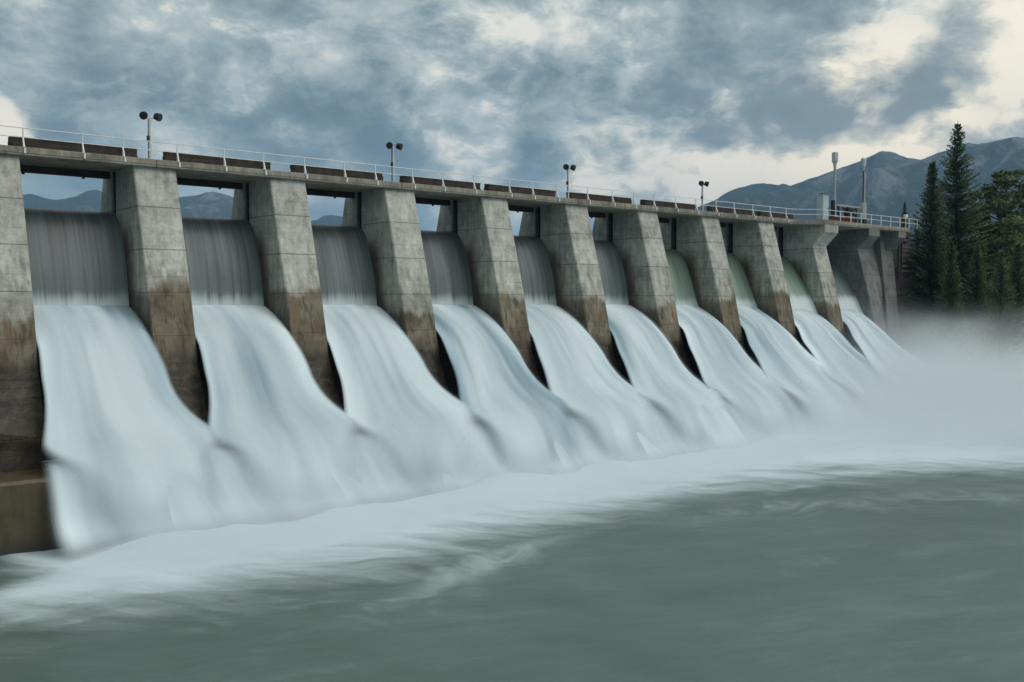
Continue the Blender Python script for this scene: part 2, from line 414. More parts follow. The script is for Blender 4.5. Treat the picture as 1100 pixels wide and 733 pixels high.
def make_pool():
    m, t = material('pool_surface')
    pos = t.n('ShaderNodeNewGeometry').outputs['Position']
    foam = t.n('ShaderNodeAttribute', attribute_name='foam').outputs['Fac']
    patch = t.n('ShaderNodeAttribute', attribute_name='patch').outputs['Fac']
    # flow runs to the right and towards the viewer: stretch the noise along it
    mp = t.n('ShaderNodeMapping'); mp.inputs['Rotation'].default_value = (0, 0, R(24)); t.link(pos, mp.inputs[0])
    q = t.vm('ADD', mp.outputs[0], t.vm('SCALE', t.noise(pos, 0.09, 3.0, 0.5, color=True)))
    q.node.inputs[1].links[0].from_node.inputs['Scale'].default_value = 4.0
    s1 = t.noise(t.vm('MULTIPLY', q, (0.10, 0.55, 1.0)), 1.0, 6.0, 0.6, 0.3)
    s2 = t.noise(t.vm('MULTIPLY', q, (0.30, 2.2, 1.0)), 1.0, 6.0, 0.65, 0.2)
    s = t.m('ADD', t.m('MULTIPLY', s1, 0.6), t.m('MULTIPLY', s2, 0.4))
    mp2 = t.n('ShaderNodeMapping'); mp2.inputs['Rotation'].default_value = (0, 0, R(62)); t.link(pos, mp2.inputs[0])
    wp = t.vm('SCALE', t.noise(pos, 0.12, 2.0, 0.5, color=True)); wp.node.inputs['Scale'].default_value = 3.0
    wisp = t.noise(t.vm('MULTIPLY', t.vm('ADD', mp2.outputs[0], wp), (0.10, 0.75, 1.0)), 1.0, 6.0, 0.62, 0.0)
    f = t.m('ADD', foam, t.m('ADD', t.m('MULTIPLY', t.m('SUBTRACT', s1, 0.5), 0.6), t.m('MULTIPLY', t.m('SUBTRACT', wisp, 0.5), 0.75)))
    f = t.smooth(f, 0.08, 0.98)
    p2 = t.m('MULTIPLY', t.smooth(t.m('ADD', patch, t.m('MULTIPLY', t.m('SUBTRACT', t.noise(q, 0.32, 7.0, 0.66, 1.2), 0.5), 2.0)), 0.25, 1.35), 0.50)
    f = t.m('MAXIMUM', f, p2)
    swirl = t.noise(pos, 0.055, 4.0, 0.55, 1.6)
    deep = t.ramp(t.m('ADD', t.m('MULTIPLY', s1, 0.35), t.m('ADD', t.m('MULTIPLY', s2, 0.2), t.m('MULTIPLY', swirl, 0.45))), [(0.3, (0.060, 0.104, 0.091)), (0.5, (0.083, 0.133, 0.119)), (0.72, (0.140, 0.197, 0.182))])
    c = t.mix(f, deep, (0.53, 0.645, 0.695))
    t.link(c, t.p.inputs['Base Color'])
    t.link(t.m('ADD', 0.38, t.m('MULTIPLY', f, 0.5)), t.p.inputs['Roughness'])
    t.p.inputs['Specular IOR Level'].default_value = 0.35
    bn = t.bump(s1, 0.25, 0.5)
    fx = t.comb(0.0, t.m('MULTIPLY', f, -0.30), t.m('MULTIPLY', f, 0.75))
    t.link(t.vm('NORMALIZE', t.vm('ADD', bn, fx)), t.p.inputs['Normal'])
    return m
M['pool'] = make_pool()

def make_lake():
    m, t = material('reservoir_surface')
    pos = t.n('ShaderNodeNewGeometry').outputs['Position']
    t.p.inputs['Base Color'].default_value = (0.05, 0.085, 0.085, 1); t.p.inputs['Roughness'].default_value = 0.12
    t.link(t.bump(t.noise(pos, 0.8, 4.0, 0.6), 0.2, 0.1), t.p.inputs['Normal'])
    return m
M['lake'] = make_lake()

def make_ground():
    m, t = material('rocky_ground')
    g = t.n('ShaderNodeNewGeometry'); pos = g.outputs['Position']
    nz = t.xyz(g.outputs['Normal'])[2]; z = t.xyz(pos)[2]
    n1 = t.noise(pos, 0.45, 8.0, 0.65, 0.5); n2 = t.noise(pos, 2.2, 6.0, 0.65)
    strat = t.noise(t.vm('MULTIPLY', pos, (0.25, 0.25, 2.6)), 1.0, 5.0, 0.6, 0.4)
    k = t.m('ADD', t.m('MULTIPLY', n1, 0.45), t.m('ADD', t.m('MULTIPLY', strat, 0.35), t.m('MULTIPLY', n2, 0.2)))
    rock = t.ramp(k, [(0.33, (0.022, 0.020, 0.018)), (0.5, (0.070, 0.064, 0.056)), (0.70, (0.17, 0.155, 0.14))])
    soil = t.ramp(n2, [(0.35, (0.016, 0.022, 0.010)), (0.6, (0.040, 0.046, 0.020)), (0.8, (0.07, 0.066, 0.036))])
    f = t.m('MULTIPLY', t.smooth(t.m('ADD', nz, t.m('MULTIPLY', t.m('SUBTRACT', n1, 0.5), 0.6)), 0.55, 0.85), t.smooth(z, -4.0, 1.5))
    t.link(t.mix(f, rock, soil), t.p.inputs['Base Color']); t.p.inputs['Roughness'].default_value = 0.9
    t.link(t.bump(k, 0.9, 0.6), t.p.inputs['Normal'])
    return m
M['ground'] = make_ground()

def make_hill():
    m, t = material('mountain_slope')
    g = t.n('ShaderNodeNewGeometry'); pos = g.outputs['Position']
    nz = t.xyz(g.outputs['Normal'])[2]; z = t.xyz(pos)[2]
    n1 = t.noise(pos, 0.0022, 9.0, 0.62, 0.6); n2 = t.noise(t.vm('MULTIPLY', pos, (1.0, 1.0, 0.35)), 0.012, 7.0, 0.68, 0.3)
    forest = t.ramp(n2, [(0.35, (0.016, 0.026, 0.014)), (0.65, (0.042, 0.058, 0.030))])
    rock = t.ramp(n2, [(0.40, (0.030, 0.033, 0.038)), (0.58, (0.22, 0.222, 0.226))])
    k = t.m('ADD', t.m('MULTIPLY', t.m('SUBTRACT', n1, 0.5), 2.6), t.m('MULTIPLY', t.m('SUBTRACT', 0.75, nz), 1.3))
    k = t.m('ADD', k, t.lin(z, 150.0, 650.0, -0.25, 0.65))
    k = t.m('ADD', k, t.m('MULTIPLY', t.m('SUBTRACT', n2, 0.5), 1.4))
    t.link(t.mix(t.smooth(k, 0.0, 0.55), forest, rock), t.p.inputs['Base Color']); t.p.inputs['Roughness'].default_value = 0.95
    t.p.inputs['Specular IOR Level'].default_value = 0.1
    t.link(t.bump(t.m('ADD', n2, t.m('MULTIPLY', t.noise(pos, 0.035, 5.0, 0.65), 0.4)), 1.0, 70.0), t.p.inputs['Normal'])
    return m
M['hill'] = make_hill()

def make_leaf(name, lo, hi):
    m, t = material(name)
    pos = t.n('ShaderNodeNewGeometry').outputs['Position']
    tint = t.n('ShaderNodeAttribute', attribute_name='tint').outputs['Fac']
    rnd = t.n('ShaderNodeObjectInfo').outputs['Random']
    k = t.m('ADD', t.m('MULTIPLY', t.noise(pos, 1.3, 3.0, 0.6), 0.45), t.m('MULTIPLY', tint, 0.5))
    k = t.m('ADD', k, t.m('MULTIPLY', t.m('SUBTRACT', rnd, 0.5), 0.18))
    t.link(t.ramp(k, [(0.2, lo), (0.8, hi)]), t.p.inputs['Base Color']); t.p.inputs['Roughness'].default_value = 0.75
    t.p.inputs['Specular IOR Level'].default_value = 0.25
    return m
M['needles'] = make_leaf('spruce_needles', (0.028, 0.050, 0.022), (0.125, 0.170, 0.070))
M['leaves'] = make_leaf('pine_needles', (0.050, 0.076, 0.028), (0.21, 0.245, 0.095))
M['shrub'] = make_leaf('shrub_leaves', (0.045, 0.062, 0.022), (0.16, 0.17, 0.075))
M['bark'] = plain('bark', (0.055, 0.043, 0.034), 0.9, 0.0, 0.3, 5.0)

# ------------------------------------------------------------------ layout numbers
SP = 8.5
PX = [12.2 + SP*n for n in range(11)]        # left face of every pier
PW = 2.5
WATER = -11.7
DECK_T, DECK_B = 8.25, 7.80
FRONT = [(-8.6, 52.75), (-7.9, 52.85), (-6.6, 53.0), (-5.2, 53.9), (-3.8, 54.5), (0.9, 55.6), (5.7, 56.92), (7.8, 57.5)]
def front_y(z):
    zs = [a for a, _ in FRONT]; ys = [b for _, b in FRONT]
    return float(np.interp(z, zs, ys))

# ------------------------------------------------------------------ ground: one sheet
SHORE = np.array([(104.5, 420), (104.5, 58), (104.0, 55.5), (108, 51.5), (117, 47.5), (134, 45), (160, 38), (200, 26), (260, 0), (300, -60), (300, -9000)], float)
def shore_dist(X, Y):
    dmin = np.full(X.shape, 1e9)
    for a, b_ in zip(SHORE[:-1], SHORE[1:]):
        ab = b_-a; t_ = ((X-a[0])*ab[0] + (Y-a[1])*ab[1])/(ab@ab); t_ = np.clip(t_, 0, 1)
        dmin = np.minimum(dmin, np.hypot(X-a[0]-t_*ab[0], Y-a[1]-t_*ab[1]))
    xs = np.interp(-Y, -SHORE[:, 1], SHORE[:, 0])
    return np.where(X > xs, dmin, -dmin)

def fbm(X, Y, sc, seed, oct_=5):
    o = np.zeros(X.shape)
    flat = o.ravel(); xf = X.ravel(); yf = Y.ravel()
    for i in range(len(flat)):
        flat[i] = mnoise.fractal(Vector((xf[i]*sc+seed, yf[i]*sc-seed, seed*.37)), 1.0, 2.0, oct_)
    return flat.reshape(X.shape)

def build_ground():
    xs = np.unique(np.concatenate([np.array([-9000, -5000, -2500, -1200, -600, -300, -150, -80]), np.arange(-50, 96, 4.0), np.arange(96, 150, 0.8), np.arange(150, 260, 5.0),
                                   np.array([280, 300, 330, 380, 500, 800, 1400, 2500, 5000, 9000])]))
    ys = np.unique(np.concatenate([np.array([-9000, -4000, -1500, -600, -250, -120, -70]), np.arange(-50, 34, 3.0), np.arange(34, 84, 0.8), np.arange(84, 140, 5.0),
                                   np.array([150, 180, 220, 300, 400, 430, 500, 800, 1400, 2500, 5000, 9000])]))
    X, Y = np.meshgrid(xs, ys)
    d = shore_dist(X, Y)
    n = fbm(X, Y, 0.11, 3.1)
    cliff = np.interp(d + n*1.6, [-6, -1.2, 0.8, 2.2, 4.0, 7.0, 14, 40, 200], [-14.5, -13.2, -9.5, -6.0, -3.0, 0.4, 4.4, 6.5, 12])
    Z = cliff + n*np.interp(d, [-3, 0, 6, 30], [0.1, 0.9, 0.7, 0.4])
    up = (Y > 59) & (d < 3)
    Z = np.where(up & (Y < 420), np.where(d < 0, 1.0, np.maximum(Z, 4.6)), Z)
    Z = np.where((d > 0) & (Y > 57), np.maximum(Z, np.interp(d, [0, 3, 6, 30], [3.4, 4.2, 6.4, 8.0])), Z)
    Z = np.where(Y >= 420, 6.0 + 6*np.clip((Y-420)/1200, 0, 1), Z)
    # left bank and the rock ledge the photographer stands on
    left = np.clip((2.0 - X)/6.0, 0, 1)*(Y < 61)
    Z = np.where(left > 0, np.maximum(Z, -14.5 + left*13 + np.clip((-6-X)/20, 0, 1)*9 + n*0.5*left), Z)
    near = X*math.sin(YAW) + Y*math.cos(YAW)
    nb = np.clip((0.5 - near)/3.0, 0, 1)
    Z = np.where(nb > 0, np.maximum(Z, -14.5 + nb*12.8), Z)
    ny, nx = X.shape
    v = np.stack([X.ravel(), Y.ravel(), Z.ravel()], 1)
    idx = np.arange(nx*ny).reshape(ny, nx)
    f = np.stack([idx[:-1, :-1].ravel(), idx[:-1, 1:].ravel(), idx[1:, 1:].ravel(), idx[1:, :-1].ravel()], 1)
    o = mesh_obj('ground', v.tolist(), f.tolist(), M['ground'], smooth=True)
    tag(o, kind='structure')
    from mathutils.interpolate import poly_3d_calc
    def h(x, y):
        i = min(max(np.searchsorted(xs, x)-1, 0), nx-2); j = min(max(np.searchsorted(ys, y)-1, 0), ny-2)
        a = (x-xs[i])/(xs[i+1]-xs[i]); b_ = (y-ys[j])/(ys[j+1]-ys[j])
        return (Z[j, i]*(1-a)+Z[j, i+1]*a)*(1-b_) + (Z[j+1, i]*(1-a)+Z[j+1, i+1]*a)*b_
    return h
ground_h = build_ground()

# ------------------------------------------------------------------ mountains
RIDGE = [(-60, 4.5), (-20, 5.2), (5, 5.8), (12, 5.7), (14.7, 5.6), (16, 5.42), (16.7, 5.48), (17.7, 6.06), (18.7, 5.9), (20.5, 5.5), (22.5, 5.72), (23.85, 6.12), (25.2, 5.75), (27.5, 5.0),
         (29.2, 4.6), (30, 5.02), (31.7, 4.9), (33, 4.2), (36, 3.5), (45, 3.6), (50, 5.0), (52.1, 5.83), (53.1, 6.42), (54.6, 6.69), (56.1, 6.54), (57.6, 6.99), (59.3, 7.45), (60.7, 7.98), (61.4, 7.98),
         (62.1, 7.63), (62.8, 7.47), (63.7, 7.82), (65, 8.32), (65.9, 8.18), (67, 8.38), (68, 8.4), (75, 9.0), (90, 7.0), (120, 6.0), (160, 5.0)]
def build_mountains(name, az0, az1, r_top, n_az, n_r, seed):
    azs = np.linspace(az0, az1, n_az)
    el = np.interp(azs, [a for a, _ in RIDGE], [e for _, e in RIDGE])
    fr = np.linspace(0, 1.25, n_r)
    A, F = np.meshgrid(azs, fr)
    E = np.meshgrid(el, fr)[0]
    rr = r_top*(0.50 + 0.50*F)
    X = rr*np.sin(np.radians(A)); Y = rr*np.cos(np.radians(A))
    top = r_top*np.tan(np.radians(E))
    n1 = fbm(X, Y, 0.0016, seed, 7); n2 = fbm(X, Y, 0.006, seed+5, 5)
    ridged = 1-np.abs(n1)
    prof = np.where(F < 1, F**1.35, 1-(F-1)*1.6)
    lump = (ridged-0.75)*0.42*np.clip(F*1.5, 0, 1)*np.clip((1.0-np.abs(F-0.62)/0.40), 0, 1)
    small = n2*0.10*np.clip(F*2, 0, 1)*np.where(np.abs(F-1) < 0.06, 0.30, 1)
    Z = top*(prof + lump + small)
    Z = np.minimum(Z, rr*np.tan(np.radians(E))*(1.0 + np.where(F > 0.97, 0.012*n2*2, 0)))
    Z = Z - 8*(F < 0.02)
    ny, nx = X.shape
    v = np.stack([X.ravel(), Y.ravel(), Z.ravel()], 1)
    idx = np.arange(nx*ny).reshape(ny, nx)
    f = np.stack([idx[:-1, :-1].ravel(), idx[:-1, 1:].ravel(), idx[1:, 1:].ravel(), idx[1:, :-1].ravel()], 1)
    o = mesh_obj(name, v.tolist(), f.tolist(), M['hill'], smooth=True)
    return tag(o, kind='structure')
build_mountains('hills', -60, 43, 5200, 260, 44, 11.0)
build_mountains('mountain_range', 43, 130, 4300, 420, 64, 4.0)

# ------------------------------------------------------------------ water planes
def build_pool():
    xs = np.concatenate([np.arange(-40, 4, 4.0), np.arange(4, 112, 0.8), np.arange(112, 300, 8.0)])
    ys = np.concatenate([np.arange(-60, 8, 4.0), np.arange(8, 52, 0.5), np.arange(52, 58.1, 1.5)])
    X, Y = np.meshgrid(xs, ys)
    edge = np.interp(X, [-20, 4, 9.4, 13.8, 19.8, 24.5, 30.5, 37.9, 45.9, 54.3, 60, 66, 72, 80, 92, 110, 140], [43.5, 42.0, 40.7, 38.8, 37.9, 37.9, 38.5, 39.3, 39.2, 38.0, 36.4, 33.4, 28.0, 23, 18, 14, 8])
    n = fbm(X, Y, 0.12, 7.7, 4)
    foam = np.clip((Y + n*1.5 - edge + 5.2)/(9.0 + 5*np.clip((X-50)/25, 0, 1)), 0, 1)
    left = np.clip((13.6-X)/3.0, 0, 1)*np.clip((Y-42.5)/3.0, 0, 1)
    foam = foam*(1-0.85*left)
    def blob(cx, cy, lx, ly, ang):
        c, s = math.cos(ang), math.sin(ang); a = (X-cx)*c + (Y-cy)*s; b_ = -(X-cx)*s + (Y-cy)*c
        return np.exp(-(a/lx)**2 - (b_/ly)**2)
    patch = np.clip(0.75*blob(30, 35.3, 5.0, 1.5, 0.25) + 0.5*blob(56, 35.5, 9, 1.4, -0.35) + 0.45*blob(48, 33, 9, 2.0, -0.25) + 0.6*blob(24, 32.5, 8, 1.8, 0.3) + 0.45*blob(60, 27, 12, 3.0, -0.5) + 0.3*blob(40, 24, 8, 2.0, -0.5), 0, 1)
    n2 = fbm(X, Y, 0.35, 2.3, 3)
    Z = WATER + foam*(0.35 + n*0.45) + n*0.16 + n2*0.04
    Z += 0.5*np.exp(-((Y-46.0)/1.5)**2)*np.clip((X-14)/4, 0, 1)*(1+0.5*n)
    Z = np.where(Y > 49.5, WATER-0.2, Z)
    ny, nx = X.shape
    v = np.stack([X.ravel(), Y.ravel(), Z.ravel()], 1); idx = np.arange(nx*ny).reshape(ny, nx)
    f = np.stack([idx[:-1, :-1].ravel(), idx[:-1, 1:].ravel(), idx[1:, 1:].ravel(), idx[1:, :-1].ravel()], 1)
    o = mesh_obj('pool_water', v.tolist(), f.tolist(), M['pool'], smooth=True, attrs={'foam': foam.ravel(), 'patch': patch.ravel()})
    return tag(o, kind='structure')
build_pool()
tag(mesh_obj('reservoir_water', [(-1500, 63.3, 5.2), (104.5, 63.3, 5.2), (104.5, 425, 5.2), (-1500, 425, 5.2)], [(0, 1, 2, 3)], M['lake']), kind='structure')

# ------------------------------------------------------------------ the dam
dam = empty('dam', (60, 58, -8.4), 'long grey concrete spillway dam with battered piers, deck and dark stained feet', 'dam')
DL = Vector((-60, -58, 8.4))
def dam_part(mb, name, mat, smooth=False): return mb.build(name, mat, dam, smooth, DL)

def pier_mesh(seed, x0, width, z0=-8.8, z1=DECK_B, extra_front=None):
    zs = list(np.arange(z0, z1-0.01, 0.4)) + [z1]
    rings = []
    for z in zs:
        yf = front_y(z) if extra_front is None else extra_front(z)
        yb = float(np.interp(z, [5.0, 7.8], [63.3, 62.5])); c = 0.07
        ring = [(c, yf), (0, yf+c), (0, 60.4), (0.35, 60.45), (0.35, 61.1), (0, 61.15), (0, yb), (width, yb), (width, 61.15), (width-.35, 61.1), (width-.35, 60.45), (width, 60.4), (width, yf+c), (width-c, yf)]
        am = float(np.interp(z, [-8, -3.2, -2.6], [0.22, 0.13, 0.0]))
        rr = []
        for k, (x, y) in enumerate(ring):
            nn = mnoise.noise_vector(Vector((x*0.8 + seed*7, y*0.8, z*0.9)))
            rr.append((x0 + x + (nn.x*am*0.4 if k in (0, 1, 12, 13) else 0), y + nn.y*am, z))
        rings.append(rr)
    n = len(rings[0]); mb = MB(); vs = [p for r in rings for p in r]; fs = []
    for i in range(len(rings)-1):
        for k in range(n):
            k2 = (k+1) % n; fs.append((i*n+k, i*n+k2, (i+1)*n+k2, (i+1)*n+k))
    fs.append(tuple((len(rings)-1)*n+k for k in range(n)))
    return mb.add(vs, fs)

HEAD = [(57.25, DECK_B-.003), (55.6, DECK_B-.003), (55.62, 7.05), (57.0, 5.66), (57.6, 5.66)]
piers = []
for n in range(11):
    wd = PW if n < 10 else 2.1
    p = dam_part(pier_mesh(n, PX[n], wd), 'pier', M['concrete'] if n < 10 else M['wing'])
    piers.append(p)
    sl = MB()
    for sx in ((PX[n]-0.0, PX[n]+0.30), (PX[n]+wd-0.30, PX[n]+wd)):
        sl.box(sx[0]+.02, sx[1]-.02, 60.66, 60.90, 0.0, 7.75)
    s = sl.build('gate_guide', M['slot'], p)
    if n in (9, 10):
        hd = MB().prism(HEAD, PX[n]-.004, PX[n]+wd+.004)
        h = hd.build('bracket_head', M['concrete'] if n == 9 else M['wing'], p)
piers[9]['label'] = 'pier with a forward corbelled head under the pale cabinet'
piers[10]['label'] = 'shaded last pier with a bracketed head beside the wing wall'

# deck spans between and over the piers (left end runs on past the frame)
edges = [-30.0, PX[0]+1.25] + [PX[n]+1.25 for n in range(1, 10)]
for a, b_ in zip(edges[:-1], edges[1:]):
    y0 = 57.22
    if b_ < 88: mb = MB().box(a+.008, b_-.008, y0, 61.22, DECK_B, DECK_T, 0.03)
    else: mb = MB().prism_xy([(a+.008, y0), (86.4, y0), (88.6, 55.58), (b_-.008, 55.58), (b_-.008, 61.22), (a+.008, 61.22)], DECK_B, DECK_T)
    dam_part(mb, 'deck_slab', M['deck'])
dam_part(MB().box(PX[9]+1.258, 98.2, 55.58, 61.22, DECK_B, DECK_T, 0.03), 'deck_slab', M['deck'])
dam_part(MB().box(98.21, 105.6, 55.58, 61.22, DECK_B, DECK_T, 0.03), 'deck_slab', M['deck'])
# lintel beam over every gate opening, at the back of the deck
for n in range(10):
    x0 = PX[n]+PW if n < 10 else 0; x1 = PX[n+1]
    g = dam_part(MB().box(x0+.01, x1-.01, 61.25, 61.75, 7.42, 7.95, 0.02), 'lintel_beam', M['lintel'])
    for fx in (.2, .75): MB().tube([(x0+(x1-x0)*fx, 61.5, 7.415), (x0+(x1-x0)*fx, 61.5, 7.31)], 0.09, 8).build('hanger_bolt', M['dark_metal'], g)
# wall of the spillway below the gates, apron and abutments
dam_part(MB().prism([(61.3, 4.9), (61.3, -8.8), (66, -14), (66, 4.5), (63.4, 4.9)], -30, 104), 'weir_wall', M['apron'])
dam_part(MB().prism([(49.55, -8.25), (49.4, -8.4), (49.35, -14.4), (61.2, -14.4), (61.2, -8.45), (53, -8.3)], -30, 103.5), 'apron', M['apron'])
dam_part(MB().prism([(57.6, 7.79), (55.7, 1.0), (54.6, -3.6), (53.1, -6.6), (53.0, -8.3), (60, -8.3), (60, 7.79)], -30, PX[0]-.02), 'abutment', M['concrete'])
# wing wall on the right with its last bracketed buttress
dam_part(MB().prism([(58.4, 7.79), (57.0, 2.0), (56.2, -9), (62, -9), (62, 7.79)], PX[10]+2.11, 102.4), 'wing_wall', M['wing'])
eb = MB().prism([(57.4, 7.79), (55.5, -9), (62, -9), (62, 7.79)], 102.41, 104.9)
e_ = dam_part(eb, 'end_buttress', M['wing'])
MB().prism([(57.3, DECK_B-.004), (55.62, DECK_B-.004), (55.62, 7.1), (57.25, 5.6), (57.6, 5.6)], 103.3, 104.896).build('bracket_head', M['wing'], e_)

# ------------------------------------------------------------------ waterfalls, one for each bay
ORD = ['first', 'second', 'third', 'fourth', 'fifth', 'sixth', 'seventh', 'eighth', 'ninth', 'tenth']
LOOK = ['widest and nearest waterfall, grey sheet over white foam beside the brown apron wall',
        'second nearest waterfall, grey sheet over white foam below mountains seen in the opening',
        'third waterfall from the left, dark grey sheet over a broad white chute',
        'fourth waterfall from the left, grey sheet under a patch of blue sky',
        'fifth waterfall from the left, grey sheet under a thin sliver of sky',
        'sixth waterfall from the left, narrow grey sheet just left of the green ones',
        'leftmost of the three green waterfalls, left of the pier carrying the farthest lamp post',
        'middle one of the three green waterfalls, right of the pier carrying the farthest lamp post',
        'rightmost of the three green waterfalls, just left of the corbelled pier',
        'farthest waterfall at the right end, blue grey sheet beside the wing wall']
CUR = [(61.6, 5.36), (61.0, 5.42), (60.55, 5.36), (60.1, 5.05), (59.7, 4.45), (59.35, 3.6), (59.0, 2.6), (58.75, 1.7), (58.6, 0.8), (58.5, 0.0), (58.42, -0.7), (58.38, -1.5)]
CUR_GREEN = [(61.6, 4.95), (61.0, 5.0), (60.4, 4.92), (59.8, 4.5), (59.25, 3.6), (58.8, 2.5), (58.4, 1.4), (58.05, 0.4), (57.7, -0.6), (57.3, -1.5), (56.9, -2.3)]
CH_NEAR = [(59.6, -0.20), (59.0, -0.10), (58.3, -0.20), (57.3, -0.62), (56.0, -1.35), (54.7, -2.35), (53.6, -3.5), (52.7, -4.7), (51.9, -5.75), (51.1, -6.5), (50.2, -7.02), (49.3, -7.42), (48.7, -8.0), (48.2, -8.8), (47.8, -9.7), (47.3, -10.6), (46.5, -11.4), (45.3, -11.75)]
CH_FAR = [(59.6, -0.05), (58.8, 0.0), (57.8, -0.25), (56.6, -0.95), (55.3, -1.8), (54.0, -2.9), (52.6, -4.3), (51.2, -5.6), (50.0, -6.5), (49.0, -7.2), (48.2, -7.8), (47.4, -8.5), (46.6, -9.2), (45.8, -9.9), (45.1, -10.5), (44.4, -11.0), (43.6, -11.5), (42.6, -11.8)]
def sm(a, b_, x):
    t_ = min(1, max(0, (x-a)/(b_-a))); return t_*t_*(3-2*t_)
def resample(pts, n):
    pts = np.array(pts, float); s = np.r_[0, np.cumsum(np.hypot(*np.diff(pts, axis=0).T))]
    q = np.linspace(0, s[-1], n)
    y = np.interp(q, s, pts[:, 0]); z = np.interp(q, s, pts[:, 1])
    k = np.array([.25, .5, .25])
    for _ in range(6):
        y[1:-1] = np.convolve(y, k, 'valid'); z[1:-1] = np.convolve(z, k, 'valid')
    return y, z, q
def sheet(name, prof, x0, x1, mat, parent, loc, nu=40, nv=50, bulge=0.0, lump=0.0, seed=0.0, attr=None, lean=0.0, off=0.0, spread=0.0, lft=0.75, outl=0.55):
    y, z, q = resample(prof, nv)
    ty = np.gradient(y); tz = np.gradient(z); L = np.hypot(ty, tz); ny_, nz_ = tz/L, -ty/L   # outward normal (towards -y)
    if ny_[nv//2] > 0: ny_, nz_ = -ny_, -nz_
    us = np.linspace(0, 1, nu); vs = []; uv = []; at = {k: [] for k in (attr or {})}
    for j in range(nv):
        fv = j/(nv-1)
        for i in range(nu):
            fu = us[i]
            ws = spread*sm(53.0, 49.6, y[j]) + .25*spread*sm(49, 46, y[j])
            out_ = sm(-.1, 1.6, front_y(max(-8.6, z[j])) - y[j]) if spread else 0
            a0 = x0 - ws*lft - outl*out_; a1 = x1 + ws + .25*out_
            x = a0 + (a1-a0)*fu + lean*fv**2
            h = bulge*(1-(2*fu-1)**2)*min(1, fv*2.2)*(1-sm(.48, .72, fv)*.9) + off*(1-sm(.8, 1, fv)*.4)
            if lump:
                h += lump*min(1, fv*3)*(1-sm(.5, .75, fv)*.55)*mnoise.fractal(Vector((fu*(x1-x0)*0.42 + seed*13.7, q[j]*0.07, seed)), 1.0, 2.0, 2)
            vs.append((x-loc[0], y[j]+ny_[j]*h-loc[1], z[j]+nz_[j]*h-loc[2])); uv.append((fu*(x1-x0), q[j]))
            for k, fn in (attr or {}).items(): at[k].append(fn(fu, fv, q[j]))
    idx = np.arange(nu*nv).reshape(nv, nu)
    f = np.stack([idx[:-1, :-1].ravel(), idx[:-1, 1:].ravel(), idx[1:, 1:].ravel(), idx[1:, :-1].ravel()], 1)
    return mesh_obj(name, vs, f.tolist(), mat, parent, True, (0, 0, 0), uv, at)
GREEN = [0, 0, 0, 0, 0, 0.12, 1, 1, 1, 0.1]
for n in range(10):
    x0 = PX[n]+PW; x1 = PX[n+1]
    loc = ((x0+x1)/2, 58.4, -8.4)
    wf = empty('waterfall', loc, LOOK[n], 'waterfall', 'waterfalls between the piers of the dam')
    cur = CUR if n < 6 else [(a - (1.25*sm(5.0, -1.0, b_) if n >= 8 else (0.3*sm(5.0, -1.0, b_) if n == 7 else 0)), b_) for a, b_ in CUR_GREEN]
    sheet('water_sheet', cur, x0+.004, x1-.004, M['curtain'], wf, loc, 30, 40, 0.0, 0.12, n+.5, {'green': lambda fu, fv, q, n=n: GREEN[n]})
    k = sm(5, 9, n); lft = 0.50 if n == 0 else 0.70; outl = 0.30 if n == 0 else 0.28 + 1.05*sm(2, 8, n)
    prof = [((1-k)*a[0]+k*b_[0], (1-k)*a[1]+k*b_[1]) for a, b_ in zip(CH_NEAR, CH_FAR)]
    sheet('foam_chute', prof, x0+.004, x1-.004, M['foam'], wf, loc, 56, 90, 0.30, 0.42, n+.2,
          {'fade': lambda fu, fv, q: sm(-0.02, 0.025+.05*fv+.33*sm(.58, .78, fv), fu)*sm(-.02, 0.05+.05*fv+.33*sm(.58, .78, fv), 1-fu)*sm(0.02, 0.26, 1-fv)*sm(-.01, .08, fv)}, spread=1.9, lft=lft, outl=outl)
    sheet('spray_veil', prof, x0+.004, x1-.004, M['veil'], wf, loc, 40, 60, 0.30, 0.42, n+.2,
          {'fade': lambda fu, fv, q: sm(0.0, 0.28, fu)*sm(0, 0.28, 1-fu)*sm(0.03, .30, fv)*sm(0, .45, 1-fv)}, off=0.22, spread=1.9, lft=lft, outl=outl)

